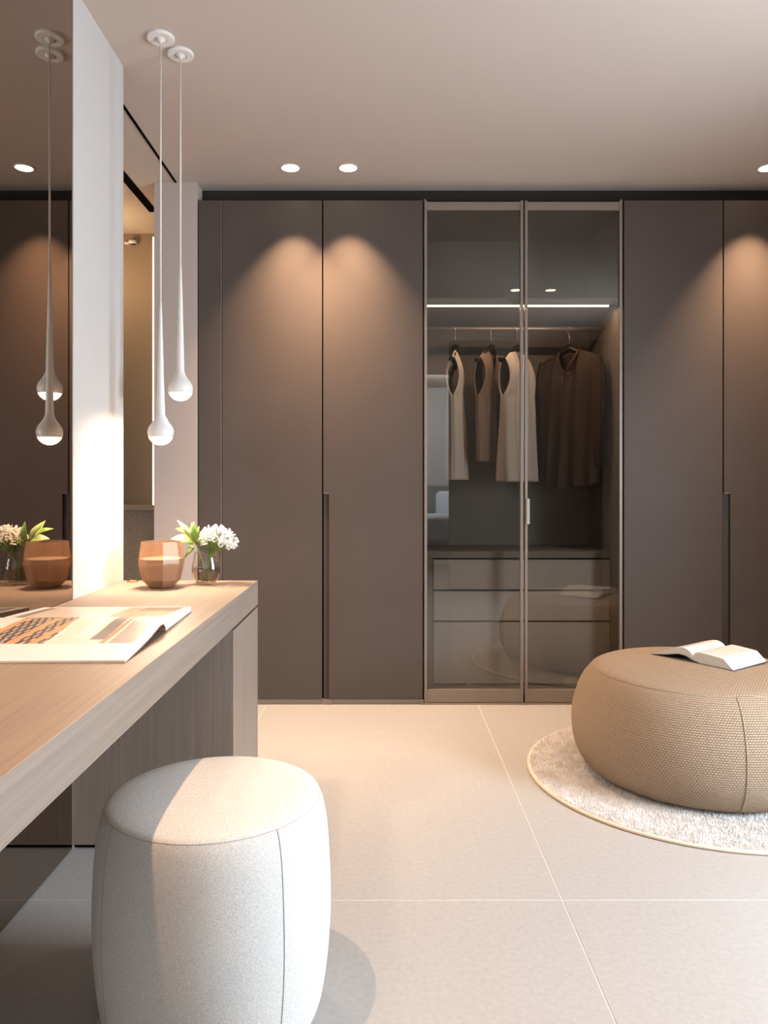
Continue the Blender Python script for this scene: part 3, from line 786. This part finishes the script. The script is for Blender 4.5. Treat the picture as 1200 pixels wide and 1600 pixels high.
def lin(c):
    return tuple(((v / 255 + 0.055) / 1.055) ** 2.4 if v > 10 else v / 255 / 12.92 for v in c)
def page_sheet(name, top, x0, x1, fn, parent, nx=240, lift=0.0006, ny=90):
    V = []; Fc = []; cols = []
    ya, yb = top[0][0], top[-1][0]
    # sample by arc length index
    L = len(top) - 1
    for j in range(ny + 1):
        q = j / ny * L; k = min(int(q), L - 1); t = q - k
        y = top[k][0] + (top[k + 1][0] - top[k][0]) * t; z = top[k][1] + (top[k + 1][1] - top[k][1]) * t
        for i in range(nx + 1):
            u = i / nx; V.append((x0 + (x1 - x0) * u, y, z + lift)); cols.append((*lin(fn(u, j / ny)), 1))
    for j in range(ny):
        for i in range(nx):
            a = j * (nx + 1) + i; Fc.append((a, a + 1, a + nx + 2, a + nx + 1))
    o = mesh_obj(name, V, Fc, M['print'], parent, False, True)
    at = o.data.color_attributes.new('print', 'FLOAT_COLOR', 'POINT')
    for k, c in enumerate(cols): at.data[k].color = c
    return o
WHT = (222, 222, 226)
def hsh(a, b): return (math.sin(a * 127.1 + b * 311.7) * 43758.5) % 1
def front_print(u, v):
    if v < 0.20 or v > 0.93: return WHT
    w = (v - 0.20) / 0.73
    edge = 0.50 + 0.13 * w * 0.6
    if u < edge - 0.015:                           # picture: timber arch over bottle racks
        c = (205, 176, 150)
        if w > 0.72: c = (172, 150, 132)
        arc = (u - 0.02) * 1.9
        if w < 0.62:
            c = (92, 80, 76) if math.sin(u * 150 - w * 34) * math.sin(w * 52 + u * 20) > -0.15 else (184, 166, 152)
            if u < 0.16 + w * 0.1: c = (225, 214, 204) if w > 0.25 else (92, 78, 66)
        for k, b in enumerate((0.12, 0.30, 0.42)):
            cu = b + 0.20 * w + 0.10 * w * w
            if abs(u - cu) < 0.022: c = (200, 158, 116)
        if 0.62 < w < 0.86 and u > 0.2: c = (218, 178, 134) if int((u + 0.1 * w) * 60) % 2 else (176, 128, 84)
        return c
    if u < edge: return WHT
    if u < 0.955:                                  # picture: pale room with dark chair and timber
        x = (u - edge) / (0.955 - edge)
        c = (222, 210, 198)
        if w > 0.72 and x < 0.55: c = (96, 78, 70) if w < 0.86 else (196, 184, 176)
        if 0.10 < w < 0.62 and 0.22 < x < 0.42: c = (236, 230, 224)
        if 0.05 < w < 0.66 and abs(x - (0.52 + 0.12 * w)) < 0.085: c = (112, 98, 94)
        if abs(x - (0.63 + 0.16 * w + 0.06 * w * w)) < 0.03: c = (186, 120, 72)
        if x > 0.70 + 0.14 * w and w < 0.48: c = (146, 132, 126)
        if x > 0.66 and w > 0.74: c = (206, 138, 84)
        return c
    return WHT
def back_print(u, v):
    if v > 0.94 or u > 0.965 or u < 0.06: return WHT
    c = (206, 190, 178)
    if u < 0.12: c = (150, 134, 124)
    if 0.45 < u < 0.6: c = (224, 212, 202)
    if u > 0.62: c = (178, 150, 132)
    if u > 0.66 and v < 0.55 + 0.2 * math.sin(u * 9): c = (204, 140, 92)
    if u > 0.72 and v > 0.72: c = (118, 96, 82)
    return c
mg = thing('open_magazine', (-0.700, 1.462, ZT), 'open picture magazine lying on the dressing table by the mirror', 'magazine', rotz=math.radians(2.0))
ft = smooth_poly([(0.0, 0.0045), (0.10, 0.012), (0.19, 0.023), (0.262, 0.036), (0.292, 0.038), (0.307, 0.030), (0.312, 0.016)], 36)
fbm = [(y, max(0.0015, interp([(0, 0.0015), (0.10, 0.006), (0.19, 0.014), (0.262, 0.023), (0.292, 0.022), (0.307, 0.012), (0.3125, 0.0015)], y))) for y, z in ft]
bt = smooth_poly([(0.3135, 0.012), (0.320, 0.023), (0.345, 0.027), (0.42, 0.024), (0.52, 0.018), (0.590, 0.0135)], 36)
bb = [(y, 0.0015) for y, z in bt]
pg1 = profile_block('near_pages', ft, fbm, -0.195, 0.200, M['paper_edge'], mg)
pg2 = profile_block('far_pages', bt, bb, -0.195, 0.200, M['paper_edge'], mg)
page_sheet('printed_page', ft, -0.195, 0.200, front_print, pg1)
page_sheet('printed_page', bt, -0.195, 0.200, back_print, pg2)
cv = [(y, z - 0.0002) for y, z in fbm]; cvb = [(y, max(0.0, z - 0.0014)) for y, z in cv]
profile_block('cover', cv + [(0.590, 0.0014)], cvb + [(0.590, 0.0)], -0.196, 0.201, M['cover'], mg)

# ------------------------------------------------------------------ drum stool
ST = thing('upholstered_stool', (-0.348, 1.571, 0.0), 'round ecru twill stool half under the dressing table', 'stool')
def sprof(pts, n=6):
    return smooth_poly(pts, n * (len(pts) - 1))
side = sprof([(0.205, 0.006), (0.222, 0.05), (0.234, 0.13), (0.2395, 0.22), (0.238, 0.31), (0.2325, 0.39), (0.2245, 0.435), (0.217, 0.455)], 5)
side = [(0.0, 0.004), (0.19, 0.004)] + side
lathe('side_cover', side, 96, M['twill'], ST, uvs=('cyl', 0.235))
topp = sprof([(0.2165, 0.4555), (0.205, 0.4625), (0.16, 0.470), (0.08, 0.4745), (0.0, 0.4755)], 4); topp[-1] = (0.0, 0.4755)
lathe('top_cover', topp, 96, M['twill'], ST, uvs=('top',))
tube('top_seam', [(0.2165 * math.cos(a), 0.2165 * math.sin(a), 0.4553) for a in [2 * PI * k / 96 for k in range(96)]], 0.0009, M['stitch'], ST, n=6, closed=True)
for q in range(4):
    a = math.radians(-90 - 47 + 90 * q + (1 if q else 0))
    tube('side_seam', [((r + 0.0002) * math.cos(a), (r + 0.0002) * math.sin(a), z) for r, z in side[2:]], 0.0010, M['stitch'], ST, n=6)

# ------------------------------------------------------------------ rug
RX, RY, RR = 1.194, 2.874, 0.636
rg = thing('round_rug', (RX, RY, 0.0), 'round pale short-pile rug with tan bound edge under the pouf', 'rug')
lathe('base', [(0, 0.0005), (RR - 0.004, 0.0005), (RR - 0.002, 0.006), (RR - 0.006, 0.010), (0, 0.010)], 128, M['rug_body'], rg)
lathe('binding', [(RR - 0.010, 0.0006), (RR - 0.002, 0.0006), (RR + 0.0005, 0.004), (RR - 0.001, 0.0085), (RR - 0.005, 0.0105), (RR - 0.010, 0.009)], 128, M['binding'], rg)
import numpy as np
rng = np.random.default_rng(3)
NT = 110000
rr = (RR - 0.012) * np.sqrt(rng.random(NT)); aa = rng.random(NT) * 2 * np.pi
bx = rr * np.cos(aa); by = rr * np.sin(aa)
keep = (rr > 0.37) & ((by < 0.15) | (bx < -0.2) | (rng.random(NT) < 0.15))
bx, by = bx[keep], by[keep]; NT = len(bx)
th_ = rng.random(NT) * np.pi; w = 0.0016 + 0.0012 * rng.random(NT); hgt = 0.007 + 0.006 * rng.random(NT)
lx = rng.normal(0, 0.003, NT); ly = rng.normal(0, 0.003, NT)
co = np.zeros((NT, 3, 3), dtype=np.float32)
co[:, 0, 0] = bx - w * np.cos(th_); co[:, 0, 1] = by - w * np.sin(th_); co[:, 0, 2] = 0.009
co[:, 1, 0] = bx + w * np.cos(th_); co[:, 1, 1] = by + w * np.sin(th_); co[:, 1, 2] = 0.009
co[:, 2, 0] = bx + lx; co[:, 2, 1] = by + ly; co[:, 2, 2] = 0.009 + hgt
me = bpy.data.meshes.new('pile'); me.vertices.add(NT * 3); me.vertices.foreach_set('co', co.ravel())
me.loops.add(NT * 3); me.loops.foreach_set('vertex_index', np.arange(NT * 3, dtype=np.int32))
me.polygons.add(NT); me.polygons.foreach_set('loop_start', np.arange(0, NT * 3, 3, dtype=np.int32))
me.update(calc_edges=True); me.validate()
me.materials.append(M['pile'])
po = bpy.data.objects.new('pile', me); COL.objects.link(po); po.parent = rg; po['kind'] = 'stuff'

# ------------------------------------------------------------------ pouf
PF = thing('woven_pouf', (RX, RY, 0.018), 'large low round pouf in tan basket weave on the round rug', 'pouf')
ps = sprof([(0.375, 0.0), (0.415, 0.020), (0.452, 0.085), (0.464, 0.16), (0.458, 0.235), (0.432, 0.315), (0.400, 0.362), (0.378, 0.380)], 5)
ps = [(0.0, -0.001), (0.34, -0.002)] + ps
lathe('side_cover', ps, 128, M['weave'], PF, uvs=('cyl', 0.45))
pt = sprof([(0.3775, 0.3805), (0.355, 0.390), (0.28, 0.401), (0.14, 0.409), (0.0, 0.411)], 4); pt[-1] = (0.0, 0.411)
lathe('top_cover', pt, 128, M['weave'], PF, uvs=('top',))
tube('top_seam', [(0.3785 * math.cos(a), 0.3785 * math.sin(a), 0.3805) for a in [2 * PI * k / 128 for k in range(128)]], 0.0014, M['pipe'], PF, n=6, closed=True)
for q in range(3):
    a = math.radians(-94 + 120 * q)
    tube('side_seam', [((r + 0.0012) * math.cos(a), (r + 0.0012) * math.sin(a), z) for r, z in ps[2:]], 0.0019, M['pipe'], PF, n=6)

# ------------------------------------------------------------------ book on the pouf
ZPT = 0.018 + 0.408
def text_page(u, v):
    if 0.1 < u < 0.9 and 0.12 < v < 0.9 and int(v * 46) % 2 == 0 and hsh(int(u * 30), int(v * 46)) > 0.15: return (206, 196, 186)
    return (240, 234, 226)
# local: x along spine, +y from spine towards the near right (right page), -y left page
bk = thing('open_book', (1.172, 2.862, ZPT), 'thick open book lying face up on the tan pouf', 'book', rotz=math.radians(36))
# right block (toward -y local = near camera side right)
rt = smooth_poly([(-0.158, 0.004), (-0.120, 0.037), (-0.075, 0.041), (-0.03, 0.043), (-0.010, 0.038), (-0.001, 0.024)], 30)
rt2 = [(-0.158, 0.004)] + smooth_poly([(-0.122, 0.037), (-0.075, 0.041), (-0.03, 0.043), (-0.010, 0.038), (-0.001, 0.022)], 24)
rb = [(y, interp([(-0.158, 0.0025), (-0.03, 0.0035), (-0.001, 0.010)], y)) for y, z in rt2]
r_ = profile_block('right_pages', rt2, rb, 0.0, 0.235, M['paper'], bk)
lt = smooth_poly([(0.0, 0.020), (0.012, 0.040), (0.045, 0.050), (0.10, 0.035), (0.168, 0.007)], 28)
lb = [(y, interp([(0.0, 0.010), (0.03, 0.022), (0.06, 0.024), (0.11, 0.012), (0.168, 0.0025)], y)) for y, z in lt]
l_ = profile_block('left_pages', lt, lb, 0.0, 0.235, M['paper'], bk)
page_sheet('printed_page', rt2[1:], 0.001, 0.234, lambda u, v: text_page(v, u), r_, nx=100, ny=50, lift=0.0004)
page_sheet('printed_page', lt, 0.001, 0.234, lambda u, v: text_page(v, u), l_, nx=100, ny=50, lift=0.0004)
allb = rb + lb[1:]
cv = [(y, z) for y, z in allb]; cvb = [(y, max(0.0, z - 0.0022)) for y, z in allb]
profile_block('cover', [(-0.163, 0.0022)] + cv + [(0.172, 0.0022)], [(-0.163, 0)] + cvb + [(0.172, 0.0)], -0.004, 0.239, M['navy'], bk)

# ------------------------------------------------------------------ bedroom behind the camera (reflected in the glass)
bd = thing('bed', (0.6, -2.9, 0), 'pale bed reflected in the left glass door', 'bed')
box('base', -0.3, 1.9, -4.0, -1.95, 0.10, 0.36, plain('bed_base', (0.35, 0.36, 0.36), 0.9), bd, bevel=0.02)
box('mattress', -0.28, 1.88, -3.98, -1.97, 0.36, 0.58, plain('bed_mattress', (0.6, 0.63, 0.66), 0.9), bd, bevel=0.04, seg=4)
box('duvet', -0.33, 1.93, -3.5, -1.92, 0.40, 0.68, plain('bed_duvet', (0.72, 0.76, 0.8), 0.9), bd, bevel=0.05, seg=4)
box('headboard', -0.5, 2.1, -4.19, -4.08, 0.0, 1.08, plain('bed_headboard', (0.22, 0.23, 0.22), 0.9), bd, bevel=0.02)
for k, xx in enumerate((0.80, 1.35)):
    p = box('pillow', xx, xx + 0.5, -3.95, -3.72, 0.60, 1.0, plain('pillow_white', (0.8, 0.83, 0.86), 0.9), bevel=0.08, seg=5)
    tag(p, 'white pillow reflected in the left glass door' if k == 0 else 'second white pillow farther along the reflected bed', 'pillow', 'pillows on the bed')
# lamps of the neighbouring room and out-of-view ceiling lights
spot('next_room_lamp', (-1.75, 3.75, H - 0.05), 13, 130, 0.8, (1.0, 0.72, 0.44), 0.03)
point('strip_glow', (-1.62, 4.20, 2.30), 6.5, (1.0, 0.68, 0.36), 0.05)
bpy.context.view_layer.update()
